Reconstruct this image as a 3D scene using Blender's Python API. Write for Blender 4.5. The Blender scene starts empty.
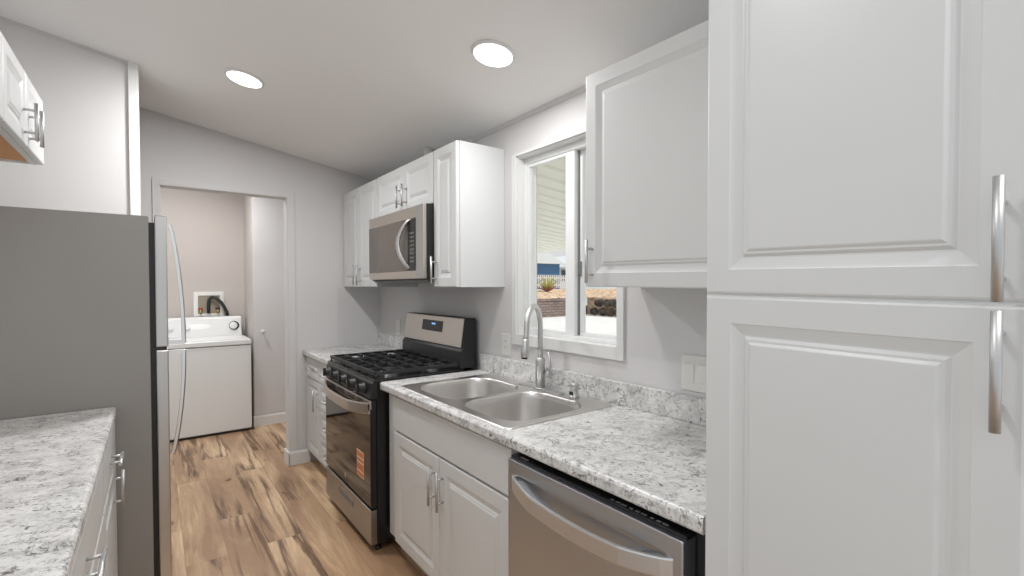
import bpy, bmesh, math, random
from mathutils import Vector, Matrix
random.seed(7)
SC = bpy.context.scene
COL = SC.collection
# ------------------------------------------------------------ camera
cam_d = bpy.data.cameras.new('camera'); cam = bpy.data.objects.new('camera', cam_d); COL.objects.link(cam)
FPX = 476.86
cam_d.sensor_width = 36; cam_d.lens = FPX / 1024 * 36
cam_d.shift_y = 7.126 / 1024
cam_d.clip_start = 0.02; cam_d.clip_end = 300
RT = Vector((0.79912294, -0.60116531, -0.00167191)); UP = Vector((0.01280654, 0.01424299, 0.99981655)); FW = Vector((0.60103121, 0.79899776, -0.01908074))
mw = Matrix.Identity(4)
for i in range(3):
    mw[i][0] = RT[i]; mw[i][1] = UP[i]; mw[i][2] = -FW[i]
mw[2][3] = 1.4197
cam.matrix_world = mw
SC.camera = cam
# ------------------------------------------------------------ colour management, world, sun
vs = SC.view_settings
SC.display_settings.display_device = 'sRGB'
vs.view_transform = 'Standard'; vs.look = 'None'; vs.gamma = 1.0; vs.use_curve_mapping = False
vs.exposure = 0.21
LAMP_W = 14.0
world = bpy.data.worlds.new('sky'); SC.world = world; world.use_nodes = True
bg = world.node_tree.nodes['Background']; bg.inputs[0].default_value = (0.94, 0.975, 1.0, 1); bg.inputs[1].default_value = 0.64
sun_d = bpy.data.lights.new('sun', 'SUN'); sun_d.energy = 2.4; sun_d.angle = 0.01; sun_d.color = (1, 0.96, 0.9)
sun = bpy.data.objects.new('sun', sun_d); COL.objects.link(sun)
sun.rotation_euler = Vector((0.45, -0.35, 0.82)).to_track_quat('Z', 'Y').to_euler()

# ceiling plane (single slope over the kitchen, ridge beyond the left wall)
def ceil_z(x): return 2.335 + 0.173 * (1.595 - x)
LAMPS = [(0.408, 2.93), (1.169, 1.683), (0.05, 0.75), (0.9, -0.45)]  # first pair is in view; the rest are unseen lamps added for fill
for (lx, ly) in LAMPS + [(0.35, 5.0)]:  # extra laundry lamp, out of view, added to brighten the alcove
    ld = bpy.data.lights.new('recessed_lamp', 'AREA'); ld.shape = 'DISK'; ld.size = 0.16; ld.spread = math.radians(180)
    ld.energy = LAMP_W * (1.15 if ly > 4 else 1.12 if ly > 2.5 else 0.55 if ly > 1 else 0.55)
    ld.color = (0.99, 0.99, 1.0)
    lo = bpy.data.objects.new('recessed_lamp_light', ld); COL.objects.link(lo)
    n = Vector((0.173, 0, 1)).normalized()
    lo.location = Vector((lx, ly, ceil_z(lx))) - n * 0.016
    lo.rotation_euler = n.to_track_quat('Z', 'Y').to_euler()

# ------------------------------------------------------------ materials
def srgb(r, g, b):
    f = lambda c: (c / 255 / 12.92) if c / 255 <= 0.04045 else ((c / 255 + 0.055) / 1.055) ** 2.4
    return (f(r), f(g), f(b), 1)
class NT:
    def __init__(s, name):
        s.m = bpy.data.materials.new(name); s.m.use_nodes = True
        s.t = s.m.node_tree; s.b = s.t.nodes['Principled BSDF']
    def n(s, typ, **kw):
        nd = s.t.nodes.new(typ)
        for k, v in kw.items():
            if k.startswith('i_'):
                key = k[2:]
                key = int(key) if key.isdigit() else key.replace('_', ' ')
                nd.inputs[key].default_value = v
            else: setattr(nd, k, v)
        return nd
    def l(s, a, b): s.t.links.new(a, b)
    def ramp(s, src, stops, interp='LINEAR'):
        r = s.n('ShaderNodeValToRGB'); r.color_ramp.interpolation = interp
        e = r.color_ramp.elements
        e[0].position, e[0].color = stops[0]; e[1].position, e[1].color = stops[-1]
        for p, c in stops[1:-1]:
            x = e.new(p); x.color = c
        s.l(src, r.inputs[0]); return r.outputs[0]
    def aniso(s, ang, scale, loc=(0, 0, 0)):      # turn about Z first, then stretch
        a = s.coords((1, 1, 1), (0, 0, ang), loc); m = s.n('ShaderNodeMapping'); m.inputs['Scale'].default_value = scale
        s.l(a, m.inputs['Vector']); return m.outputs[0]
    def coords(s, scale=(1, 1, 1), rot=(0, 0, 0), loc=(0, 0, 0)):
        g = s.n('ShaderNodeNewGeometry'); mp = s.n('ShaderNodeMapping')
        mp.inputs['Scale'].default_value = scale; mp.inputs['Rotation'].default_value = rot; mp.inputs['Location'].default_value = loc
        s.l(g.outputs['Position'], mp.inputs['Vector']); return mp.outputs[0]
    def noise(s, vec, scale, detail=4, rough=0.5, dist=0.0):
        nd = s.n('ShaderNodeTexNoise'); nd.inputs['Scale'].default_value = scale; nd.inputs['Detail'].default_value = detail
        nd.inputs['Roughness'].default_value = rough; nd.inputs['Distortion'].default_value = dist
        s.l(vec, nd.inputs['Vector']); return nd.outputs[0]
    def mix(s, fac, a, b, mode='MIX'):
        m = s.n('ShaderNodeMix', data_type='RGBA', blend_type=mode)
        if isinstance(fac, float): m.inputs[0].default_value = fac
        else: s.l(fac, m.inputs[0])
        for v, k in ((a, 6), (b, 7)):
            if isinstance(v, tuple): m.inputs[k].default_value = v
            else: s.l(v, m.inputs[k])
        return m.outputs[2]
    def bump(s, h, strength=0.2, dist=0.001):
        b = s.n('ShaderNodeBump'); b.inputs['Strength'].default_value = strength; b.inputs['Distance'].default_value = dist
        s.l(h, b.inputs['Height']); s.l(b.outputs[0], s.b.inputs['Normal'])
def plain(name, col, rough=0.5, metal=0.0, spec=0.5, emit=None, es=1.0, bumpy=None):
    N = NT(name); N.b.inputs['Base Color'].default_value = col; N.b.inputs['Roughness'].default_value = rough
    N.b.inputs['Metallic'].default_value = metal; N.b.inputs['Specular IOR Level'].default_value = spec
    if emit: N.b.inputs['Emission Color'].default_value = emit; N.b.inputs['Emission Strength'].default_value = es
    vec = N.coords()
    if bumpy:
        N.bump(N.noise(vec, bumpy[0], 3), bumpy[1], bumpy[2])
    else:   # faint wear in the gloss
        r = N.n('ShaderNodeMapRange'); r.inputs[3].default_value = max(0, rough - 0.03); r.inputs[4].default_value = min(1, rough + 0.03)
        N.l(N.noise(vec, 25, 2), r.inputs[0]); N.l(r.outputs[0], N.b.inputs['Roughness'])
    return N.m
def brushed(name, col, rough, axis='z', streak=220):
    N = NT(name); N.b.inputs['Metallic'].default_value = 1.0
    sc = {'y': (1, 0.012, 1), 'z': (1, 1, 0.012), 'x': (0.012, 1, 1)}[axis]
    v = N.noise(N.coords(sc), streak, 2)
    N.l(N.ramp(v, [(0.3, tuple(c * 0.98 for c in col[:3]) + (1,)), (0.7, col)]), N.b.inputs['Base Color'])
    r = N.n('ShaderNodeMapRange'); r.inputs[3].default_value = rough - 0.02; r.inputs[4].default_value = rough + 0.03
    N.l(v, r.inputs[0]); N.l(r.outputs[0], N.b.inputs['Roughness'])
    return N.m
M = {}
M['cab'] = plain('white_thermofoil', srgb(216, 217, 216), 0.38)
M['cabside'] = plain('white_cabinet_side', srgb(216, 217, 216), 0.45)
M['wood_raw'] = plain('raw_birch', srgb(205, 150, 98), 0.6)
M['wall'] = plain('wall_paint', srgb(214, 212, 211), 0.75, bumpy=(140, 0.35, 0.0012))
M['ceil'] = plain('ceiling_paint', srgb(244, 243, 242), 0.85, bumpy=(90, 0.35, 0.0012))
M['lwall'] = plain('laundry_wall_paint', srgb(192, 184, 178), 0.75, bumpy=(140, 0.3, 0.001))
M['trim'] = plain('white_trim', srgb(228, 228, 226), 0.4)
M['vinyl'] = plain('white_vinyl', srgb(232, 233, 232), 0.35)
M['steel'] = brushed('brushed_steel', (0.55, 0.575, 0.61, 1), 0.34, 'y')
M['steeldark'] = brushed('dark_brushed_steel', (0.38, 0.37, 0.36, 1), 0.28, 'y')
M['steelfloortint'] = brushed('floor_tinted_steel', (0.64, 0.585, 0.53, 1), 0.32, 'y')  # the floor's warm reflection is put into the steel's base colour
M['steelbar'] = plain('satin_steel_bar', (0.74, 0.74, 0.74, 1), 0.36, 1.0)
M['steelv'] = brushed('brushed_steel_upright', (0.58, 0.57, 0.555, 1), 0.33, 'z')
M['sinksteel'] = plain('sink_steel', (0.72, 0.70, 0.68, 1), 0.31, 1.0)
M['nickel'] = plain('brushed_nickel', (0.60, 0.60, 0.60, 1), 0.46, 1.0)
M['chrome'] = plain('chrome', (0.78, 0.78, 0.78, 1), 0.3, 1.0)
M['fridgeside'] = plain('grey_fridge_paint', srgb(150, 147, 143), 0.42, 0.25)
M['black'] = plain('black_enamel', (0.012, 0.012, 0.013, 1), 0.25)
M['blackmat'] = plain('black_plastic', (0.016, 0.016, 0.017, 1), 0.45)
M['iron'] = plain('cast_iron', (0.02, 0.02, 0.021, 1), 0.5, bumpy=(300, 0.3, 0.0005))
M['glassblk'] = plain('dark_oven_glass', (0.015, 0.012, 0.010, 1), 0.04, 0.0, 0.7)
M['mwglass'] = plain('dark_microwave_glass', (0.10, 0.082, 0.068, 1), 0.12, 0.0, 1.0)
M['white'] = plain('appliance_white', srgb(230, 230, 228), 0.3)
M['whitepl'] = plain('white_plastic', srgb(228, 227, 222), 0.4)
M['grey'] = plain('grey_plastic', srgb(120, 120, 120), 0.4)
M['print'] = plain('printed_marks', srgb(150, 150, 150), 0.5)
M['blue'] = plain('display_glow', (0.1, 0.3, 0.8, 1), 0.4, emit=(0.3, 0.55, 1, 1), es=0.9)
M['orange'] = plain('orange_label', srgb(214, 130, 84), 0.6)
M['cream'] = plain('cream_label', srgb(236, 214, 190), 0.6)
M['brass'] = plain('brass_valve', (0.55, 0.38, 0.16, 1), 0.3, 1.0)
M['red'] = plain('red_handle', srgb(160, 60, 45), 0.5)
M['rubber'] = plain('black_rubber', (0.02, 0.02, 0.02, 1), 0.55)
M['lampwhite'] = plain('lamp_diffuser', (1, 1, 1, 1), 0.5, emit=(1, 0.98, 0.95, 1), es=3.0)
M['galv'] = plain('galvanised_duct', (0.7, 0.7, 0.7, 1), 0.35, 0.6)

def glass_mat():
    N = NT('window_glass'); t = N.t
    N.b.inputs['Base Color'].default_value = (1, 1, 1, 1); N.b.inputs['Roughness'].default_value = 0.0
    tr = N.n('ShaderNodeBsdfTransparent'); gl = N.n('ShaderNodeBsdfGlossy'); gl.inputs['Roughness'].default_value = 0.02
    lw = N.n('ShaderNodeLayerWeight'); lw.inputs[0].default_value = 0.5
    pw = N.n('ShaderNodeMath', operation='POWER'); N.l(lw.outputs['Facing'], pw.inputs[0]); pw.inputs[1].default_value = 4.0
    fr = N.n('ShaderNodeMath', operation='MULTIPLY_ADD'); N.l(pw.outputs[0], fr.inputs[0]); fr.inputs[1].default_value = 0.3; fr.inputs[2].default_value = 0.02
    mx = N.n('ShaderNodeMixShader'); N.l(fr.outputs[0], mx.inputs[0]); N.l(tr.outputs[0], mx.inputs[1]); N.l(gl.outputs[0], mx.inputs[2])
    N.l(mx.outputs[0], t.nodes['Material Output'].inputs[0]); t.nodes.remove(N.b); return N.m
M['glass'] = glass_mat()

def granite(name, loc):
    N = NT(name); N.b.inputs['Roughness'].default_value = 0.36
    A = math.radians(34); S = (0.8, 1, 1)
    cloud = N.noise(N.aniso(A, S, loc), 16, 8, 0.7, 0.3)
    base = N.ramp(cloud, [(0.34, srgb(182, 181, 180)), (0.46, srgb(212, 211, 209)), (0.60, srgb(230, 229, 227))])
    g = N.noise(N.aniso(A, S, loc), 95, 4, 0.65, 0.3)
    base = N.mix(N.ramp(g, [(0.53, (0, 0, 0, 1)), (0.63, (0.7, 0.7, 0.7, 1))]), base, srgb(166, 164, 163))
    def vein(ang, scale, w, col, src, mscale, m0, d):
        v = N.noise(N.aniso(A + ang, S, loc), scale, 6, 0.6, d)
        a = N.n('ShaderNodeMath', operation='SUBTRACT'); N.l(v, a.inputs[0]); a.inputs[1].default_value = 0.5
        b = N.n('ShaderNodeMath', operation='ABSOLUTE'); N.l(a.outputs[0], b.inputs[0])
        f = N.ramp(b.outputs[0], [(0.0, (1, 1, 1, 1)), (w, (0, 0, 0, 1))])
        mk = N.ramp(N.noise(N.aniso(A, S, loc), mscale, 5, 0.65), [(m0, (0, 0, 0, 1)), (m0 + 0.05, (1, 1, 1, 1))])
        mm = N.n('ShaderNodeMath', operation='MULTIPLY'); N.l(f, mm.inputs[0]); N.l(mk, mm.inputs[1])
        return N.mix(mm.outputs[0], src, col)
    base = vein(0.0, 11, 0.020, srgb(96, 93, 92), base, 21, 0.505, 1.6)
    base = vein(0.5, 19, 0.026, srgb(58, 55, 54), base, 15, 0.54, 1.8)
    sp = N.noise(N.aniso(A, S, loc), 44, 4, 0.6, 0.8)
    base = N.mix(N.ramp(sp, [(0.635, (0, 0, 0, 1)), (0.675, (0.9, 0.9, 0.9, 1))]), base, srgb(80, 76, 75))
    N.l(base, N.b.inputs['Base Color'])
    return N.m
M['granite'] = granite('speckled_granite_laminate', (0, 0, 0))
M['graniteL'] = granite('speckled_granite_laminate_left', (3.3, 1.7, 0.4))

def floor_mat():
    N = NT('hickory_planks'); N.b.inputs['Roughness'].default_value = 0.38
    c = N.coords((1, 1, 1), (0, 0, math.pi / 2), (0.4, 0.07, 0))
    br = N.n('ShaderNodeTexBrick'); br.offset = 0.37; br.offset_frequency = 2; br.squash = 1.0
    br.inputs['Color1'].default_value = (0, 0, 0, 1); br.inputs['Color2'].default_value = (1, 1, 1, 1); br.inputs['Mortar'].default_value = (0.5, 0.5, 0.5, 1)
    br.inputs['Scale'].default_value = 1.0; br.inputs['Mortar Size'].default_value = 0.0012; br.inputs['Brick Width'].default_value = 1.25; br.inputs['Row Height'].default_value = 0.185
    br.inputs['Mortar Smooth'].default_value = 0.0
    N.l(c, br.inputs['Vector'])
    # per-plank shift of the grain
    sh = N.n('ShaderNodeVectorMath', operation='MULTIPLY_ADD'); N.l(br.outputs['Color'], sh.inputs[0]); sh.inputs[1].default_value = (17, 31, 5)
    mp = N.n('ShaderNodeMapping'); mp.inputs['Scale'].default_value = (0.16, 1, 1); N.l(c, mp.inputs['Vector']); N.l(mp.outputs[0], sh.inputs[2])
    v = sh.outputs[0]
    tone = N.ramp(br.outputs['Color'], [(0.0, srgb(222, 192, 156)), (0.35, srgb(208, 176, 140)), (0.65, srgb(186, 152, 118)), (1.0, srgb(216, 184, 146))])
    broad = N.noise(v, 4.5, 5, 0.6, 0.9)
    base = N.mix(N.ramp(broad, [(0.40, (0.85, 0.85, 0.85, 1)), (0.58, (0, 0, 0, 1))]), tone, srgb(156, 122, 94))
    base = N.mix(N.ramp(broad, [(0.56, (0, 0, 0, 1)), (0.70, (0.8, 0.8, 0.8, 1))]), base, srgb(236, 208, 172))
    mp2 = N.n('ShaderNodeMapping'); mp2.inputs['Scale'].default_value = (0.35, 1, 1); N.l(v, mp2.inputs['Vector'])
    st = N.noise(mp2.outputs[0], 9, 5, 0.62, 0.5)
    msk = N.ramp(N.noise(v, 3.4, 3, 0.5, 0.4), [(0.49, (0, 0, 0, 1)), (0.56, (1, 1, 1, 1))])
    a = N.n('ShaderNodeMath', operation='SUBTRACT'); N.l(st, a.inputs[0]); a.inputs[1].default_value = 0.5
    b = N.n('ShaderNodeMath', operation='ABSOLUTE'); N.l(a.outputs[0], b.inputs[0])
    f = N.ramp(b.outputs[0], [(0.0, (1, 1, 1, 1)), (0.025, (0.75, 0.75, 0.75, 1)), (0.07, (0, 0, 0, 1))])
    mm = N.n('ShaderNodeMath', operation='MULTIPLY'); N.l(f, mm.inputs[0]); N.l(msk, mm.inputs[1])
    base = N.mix(mm.outputs[0], base, srgb(92, 66, 48))
    fine = N.noise(mp2.outputs[0], 70, 4, 0.6, 0.2)
    base = N.mix(N.ramp(fine, [(0.4, (0, 0, 0, 1)), (0.75, (0.45, 0.45, 0.45, 1))]), base, srgb(160, 122, 92))
    kn = N.n('ShaderNodeTexVoronoi'); kn.inputs['Scale'].default_value = 4.6
    mk = N.n('ShaderNodeMapping'); mk.inputs['Scale'].default_value = (0.55, 1, 1); N.l(c, mk.inputs['Vector'])
    wob = N.n('ShaderNodeVectorMath', operation='MULTIPLY_ADD'); nz = N.n('ShaderNodeTexNoise'); nz.inputs['Scale'].default_value = 20; N.l(c, nz.inputs['Vector'])
    N.l(nz.outputs['Color'], wob.inputs[0]); wob.inputs[1].default_value = (0.05, 0.05, 0); N.l(mk.outputs[0], wob.inputs[2]); N.l(wob.outputs[0], kn.inputs['Vector'])
    base = N.mix(N.ramp(kn.outputs['Distance'], [(0.04, (0.9, 0.9, 0.9, 1)), (0.10, (0, 0, 0, 1))]), base, srgb(84, 56, 38))
    jf = N.n('ShaderNodeMath', operation='MULTIPLY'); N.l(br.outputs['Fac'], jf.inputs[0]); jf.inputs[1].default_value = 0.55
    base = N.mix(jf.outputs[0], base, srgb(120, 88, 64))
    N.l(base, N.b.inputs['Base Color'])
    return N.m
M['floor'] = floor_mat()

def speck(name, c0, c1, scale, rough=0.9, bumps=None, c2=None):
    N = NT(name); N.b.inputs['Roughness'].default_value = rough
    n = N.noise(N.coords(), scale, 5, 0.65)
    st = [(0.35, c0), (0.65, c1)] if not c2 else [(0.35, c0), (0.5, c2), (0.65, c1)]
    N.l(N.ramp(n, st), N.b.inputs['Base Color'])
    if bumps: N.bump(n, *bumps)
    return N.m
M['concrete'] = speck('patio_concrete', srgb(214, 215, 214), srgb(232, 232, 230), 3)
M['chips'] = speck('bark_and_straw', srgb(150, 120, 96), srgb(232, 212, 188), 3.5, 0.95, (0.8, 0.1), srgb(206, 178, 150))
M['rock'] = speck('dark_boulder', srgb(38, 34, 34), srgb(110, 92, 76), 2.0, 0.9, (0.6, 0.05), srgb(66, 58, 54))
M['bluepaint'] = plain('blue_siding', srgb(60, 112, 164), 0.7)
M['paleblue'] = plain('pale_house_roof', srgb(222, 232, 238), 0.7)
M['leaf'] = plain('agave_leaf', srgb(176, 178, 96), 0.6)
M['leafred'] = plain('dry_agave_leaf', srgb(150, 92, 84), 0.7)
M['awn'] = plain('awning_metal', srgb(240, 240, 228), 0.5)
M['darkglass'] = plain('house_window_glass', (0.05, 0.07, 0.09, 1), 0.15)
def block_mat():
    N = NT('retaining_blocks'); N.b.inputs['Roughness'].default_value = 0.95
    tc = N.n('ShaderNodeTexCoord')
    br = N.n('ShaderNodeTexBrick'); br.inputs['Scale'].default_value = 1; br.inputs['Brick Width'].default_value = 0.42; br.inputs['Row Height'].default_value = 0.16; br.inputs['Mortar Size'].default_value = 0.014
    br.inputs['Color1'].default_value = srgb(128, 112, 106); br.inputs['Color2'].default_value = srgb(156, 138, 130); br.inputs['Mortar'].default_value = srgb(70, 62, 62)
    N.l(N.coords((1, 1, 1), (math.pi / 2, 0, 0)), br.inputs['Vector']); N.l(br.outputs[0], N.b.inputs['Base Color']); return N.m
M['block'] = block_mat()

# ------------------------------------------------------------ mesh helpers
class MB:
    def __init__(s): s.bm = bmesh.new()
    def box(s, x0, x1, y0, y1, z0, z1):
        x0, x1 = sorted((x0, x1)); y0, y1 = sorted((y0, y1)); z0, z1 = sorted((z0, z1))
        v = [s.bm.verts.new(p) for p in ((x0, y0, z0), (x1, y0, z0), (x1, y1, z0), (x0, y1, z0), (x0, y0, z1), (x1, y0, z1), (x1, y1, z1), (x0, y1, z1))]
        for f in ((0, 3, 2, 1), (4, 5, 6, 7), (0, 1, 5, 4), (1, 2, 6, 5), (2, 3, 7, 6), (3, 0, 4, 7)): s.bm.faces.new([v[i] for i in f])
        return s
    def prism(s, poly, d, axis):     # poly of 2D points swept along axis between d[0], d[1]
        def P(a, b, t): return {'x': (t, a, b), 'y': (a, t, b), 'z': (a, b, t)}[axis]
        A = [s.bm.verts.new(P(a, b, d[0])) for a, b in poly]; B = [s.bm.verts.new(P(a, b, d[1])) for a, b in poly]
        n = len(poly)
        s.bm.faces.new(A[::-1]); s.bm.faces.new(B)
        for i in range(n): s.bm.faces.new([A[i], A[(i + 1) % n], B[(i + 1) % n], B[i]])
        return s
    def tube(s, pts, r, n=12, caps=True, flat=None, smooth=True):   # r a number or list; flat = (a, b) section radii
        pts = [Vector(p) for p in pts]; k = len(pts)
        rings = []
        ref = None
        for i, p in enumerate(pts):
            t = (pts[min(i + 1, k - 1)] - pts[max(i - 1, 0)]).normalized()
            if ref is None:
                ref = Vector((0, 0, 1)) if abs(t.z) < 0.9 else Vector((1, 0, 0))
                u = t.cross(ref).normalized()
            u = (u - t * u.dot(t)).normalized(); w = t.cross(u)
            rr = r[i] if isinstance(r, (list, tuple)) else r
            a, b = (rr, rr) if flat is None else flat
            rings.append([s.bm.verts.new(p + u * math.cos(q) * a + w * math.sin(q) * b) for q in [2 * math.pi * j / n for j in range(n)]])
        for i in range(k - 1):
            for j in range(n):
                f = s.bm.faces.new([rings[i][j], rings[i][(j + 1) % n], rings[i + 1][(j + 1) % n], rings[i + 1][j]]); f.smooth = smooth
        if caps: s.bm.faces.new(rings[0][::-1]); s.bm.faces.new(rings[-1])
        return s
    def lathe(s, prof, c, axis=(0, 0, 1), n=24):  # prof: (radius, height)
        a = Vector(axis).normalized(); ref = Vector((1, 0, 0)) if abs(a.x) < 0.9 else Vector((0, 1, 0))
        u = a.cross(ref).normalized(); w = a.cross(u); c = Vector(c); rings = []
        for r, h in prof:
            rings.append([s.bm.verts.new(c + a * h + (u * math.cos(2 * math.pi * j / n) + w * math.sin(2 * math.pi * j / n)) * max(r, 1e-4)) for j in range(n)])
        for i in range(len(prof) - 1):
            for j in range(n):
                f = s.bm.faces.new([rings[i][j], rings[i][(j + 1) % n], rings[i + 1][(j + 1) % n], rings[i + 1][j]]); f.smooth = True
        s.bm.faces.new(rings[0][::-1]); s.bm.faces.new(rings[-1])
        return s
    def build(s, name, mat, parent=None, bevel=0.0, seg=2):
        bm = s.bm
        bmesh.ops.recalc_face_normals(bm, faces=bm.faces)
        me = bpy.data.meshes.new(name)
        root = parent
        while root is not None and root.parent is not None: root = root.parent
        off = Vector(root.location) if root is not None and root.type == 'EMPTY' else Vector((0, 0, 0))
        if off.length > 0: bmesh.ops.translate(bm, verts=bm.verts, vec=-off)
        bm.to_mesh(me); bm.free()
        o = bpy.data.objects.new(name, me); COL.objects.link(o); me.materials.append(mat)
        if parent is not None: o.parent = parent
        if bevel > 0:
            b = o.modifiers.new('bevel', 'BEVEL'); b.width = bevel; b.segments = seg; b.limit_method = 'ANGLE'; b.angle_limit = math.radians(50)
        return o
def thing(name, label, cat, loc, group=None):
    o = bpy.data.objects.new(name, None); COL.objects.link(o); o.location = loc; o.empty_display_size = 0.1
    o['label'] = label; o['category'] = cat
    if group: o['group'] = group
    return o
def tag(o, label, cat, group=None, kind=None):
    o['label'] = label; o['category'] = cat
    if group: o['group'] = group
    if kind: o['kind'] = kind
    return o
def struct(o): o['kind'] = 'structure'; return o
def B(name, mat, parent, *a, bevel=0.0): return MB().box(*a).build(name, mat, parent, bevel)

def panel_door(parent, xf, nx, y0, y1, z0, z1, name='door', stile=0.05, t=0.02, mat=None, skew=0.0, raised=True):
    """Raised-panel door: its face at x = xf looks along nx; skew drops it slightly along -y."""
    mb = MB(); bm = mb.bm
    s = min(stile, (y1 - y0) * 0.24, (z1 - z0) * 0.3)
    rings = [(0.0, t), (0.0, 0.005), (0.0015, 0.0015), (0.005, 0.0)]
    if raised: rings += [(s, 0.0), (s + 0.002, 0.0012), (s + 0.022, 0.0075), (s + 0.025, 0.0078), (s + 0.031, 0.0035), (s + 0.035, 0.0035), (s + 0.040, 0.0004), (s + 0.042, 0.0)]
    lim = min(y1 - y0, z1 - z0) / 2 - 0.002
    vs_ = []
    for o_, d in rings:
        o_ = min(o_, lim)
        vs_.append([bm.verts.new((xf - nx * d, y, z)) for y, z in ((y0 + o_, z0 + o_), (y1 - o_, z0 + o_), (y1 - o_, z1 - o_), (y0 + o_, z1 - o_))])
    bm.faces.new(vs_[0])
    for a, b in zip(vs_, vs_[1:]):
        for i in range(4): bm.faces.new([a[i], a[(i + 1) % 4], b[(i + 1) % 4], b[i]])
    bm.faces.new(vs_[-1])
    if skew:
        for v in bm.verts: v.co.z += skew * (v.co.y - y1)
    return mb.build(name, mat or M['cab'], parent)
def bar_pull(parent, xf, nx, c, L, vertical=True, r=0.006, out=0.032, post=0.6, skewtop=0):
    """Straight bar pull centred at c=(y, z) on a face at x = xf."""
    y, z = c; mb = MB(); X = xf + nx * out
    d = (0, L / 2) if vertical else (L / 2, 0)
    mb.tube([(X, y - d[0], z - d[1]), (X, y + d[0], z + d[1])], r, 14)
    for k in (-1, 1):
        yy, zz = y + k * d[0] * post, z + k * d[1] * post
        mb.tube([(xf - nx * 0.001, yy, zz), (X, yy, zz)], r * 0.72, 10)
    return mb.build('handle', M['nickel'], parent)

# ------------------------------------------------------------ key dimensions
XW = 1.595          # right wall face
XL = -0.775         # left wall face
YF = 4.069          # far wall face
XU = 1.2818         # upper door faces, right run
ZUB, ZUT = 1.414, 2.190
XC = 0.9504         # countertop front edge
XB = 0.975          # base door faces
ZC = 0.914

# ------------------------------------------------------------ room shell
struct(B('floor', M['floor'], None, XL - 0.12, XW + 0.14, -0.9, 6.1, -0.05, 0.0))
# ceiling: slope over the kitchen, gable ridge to the left
mb = MB()
xr = -0.9
mb.prism([(XW + 0.14, ceil_z(XW + 0.14)), (xr, ceil_z(xr)), (xr, ceil_z(xr) + 0.1), (XW + 0.14, ceil_z(XW + 0.14) + 0.1)], (-1.4, 6.2), 'y')
struct(mb.build('ceiling', M['ceil']))
# right wall with window opening
WY0, WY1, WZ0, WZ1 = 1.362, 2.07, 1.150, 2.123
def wall_with_hole(name, x0, x1, ya, yb, za, zb, h, mat):
    mb = MB(); hy0, hy1, hz0, hz1 = h
    # ring faces on both sides and jamb faces
    for xx in (x0, x1):
        o = [mb.bm.verts.new((xx, y, z)) for y, z in ((ya, za), (yb, za), (yb, zb), (ya, zb))]
        i = [mb.bm.verts.new((xx, y, z)) for y, z in ((hy0, hz0), (hy1, hz0), (hy1, hz1), (hy0, hz1))]
        for k in range(4): mb.bm.faces.new([o[k], o[(k + 1) % 4], i[(k + 1) % 4], i[k]])
        if xx == x0: O, I = o, i
    for k in range(4):
        mb.bm.faces.new([O[k], O[(k + 1) % 4], o[(k + 1) % 4], o[k]]); mb.bm.faces.new([I[k], I[(k + 1) % 4], i[(k + 1) % 4], i[k]])
    return struct(mb.build(name, mat))
wall_with_hole('wall_right', XW, XW + 0.14, -0.9, 6.1, 0, 2.40, (WY0, WY1, WZ0, WZ1), M['wall'])
struct(B('wall_left', M['wall'], None, XL - 0.12, XL, 1.25, YF + 0.1, 0, 2.745))
# far wall with the laundry opening
DX0, DX1, DZ = 0.040, 0.851, 2.121
mb = MB()
yb = YF + 0.10
def cz(x): return ceil_z(x) + 0.03
mb.prism([(XL, 0), (DX0, 0), (DX0, DZ), (DX1, DZ), (DX1, 0), (XW, 0), (XW, cz(XW)), (XL, cz(XL))], (YF, yb), 'y')
struct(mb.build('wall_far', M['wall']))
# panel seams of the wall boards (thin battens)
mb = MB()
mb.box(1.233, 1.239, YF - 0.0025, YF, 0.12, 1.4)
struct(mb.build('trim_1', M['wall']))
# partition stub past the refrigerator
struct(MB().prism([(XL, 0), (-0.058, 0), (-0.058, cz(-0.058)), (XL, cz(XL))], (3.30, 3.42), 'y').build('wall_partition', M['wall']))
struct(MB().box(-0.094, -0.050, 3.288, 3.300, 0, 2.632).box(-0.058, -0.050, 3.300, 3.425, 0, 2.632).build('trim_2', M['trim'], bevel=0.002))
# thin cove along ceiling on the partition and far wall
def cove(name, xa, xb, y, sgn=-1):
    mb = MB(); za, zb = ceil_z(xa), ceil_z(xb)
    mb.prism([(xa, za - 0.014), (xb, zb - 0.014), (xb, zb + 0.01), (xa, za + 0.01)], (y - 0.005, y), 'y')
    return struct(mb.build(name, M['wall']))
cove('trim_3', XL, -0.094, 3.30); cove('trim_4', -0.05, XW, YF)
struct(B('trim_5', M['wall'], None, XW - 0.008, XW, 0.6, YF - 0.01, 2.312, 2.345))
# casing of the laundry opening
mb = MB()
mb.box(DX0 - 0.038, DX0, YF - 0.012, YF, 0, DZ + 0.04).box(DX1, DX1 + 0.052, YF - 0.012, YF, 0.0, DZ + 0.04).box(DX0, DX1, YF - 0.012, YF, DZ, DZ + 0.04)
mb.box(DX0, DX0 + 0.006, YF - 0.012, yb + 0.01, 0, DZ).box(DX1 - 0.006, DX1, YF - 0.012, yb + 0.01, 0, DZ).box(DX0, DX1, YF - 0.012, yb + 0.01, DZ - 0.006, DZ)
struct(mb.build('door_1', M['wall'], bevel=0.0015))
# baseboards
mb = MB(); bprof = lambda y: [(y, 0), (y - 0.014, 0), (y - 0.014, 0.09), (y - 0.007, 0.108), (y, 0.11)]
mb.prism(bprof(YF - 0.012), (DX1 - 0.014, XB + 0.02), 'x')
mb.box(DX1 - 0.02, DX1 - 0.006, YF - 0.026, yb + 0.02, 0, 0.108)
struct(mb.build('baseboard_far', M['trim'], bevel=0.002))
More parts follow.
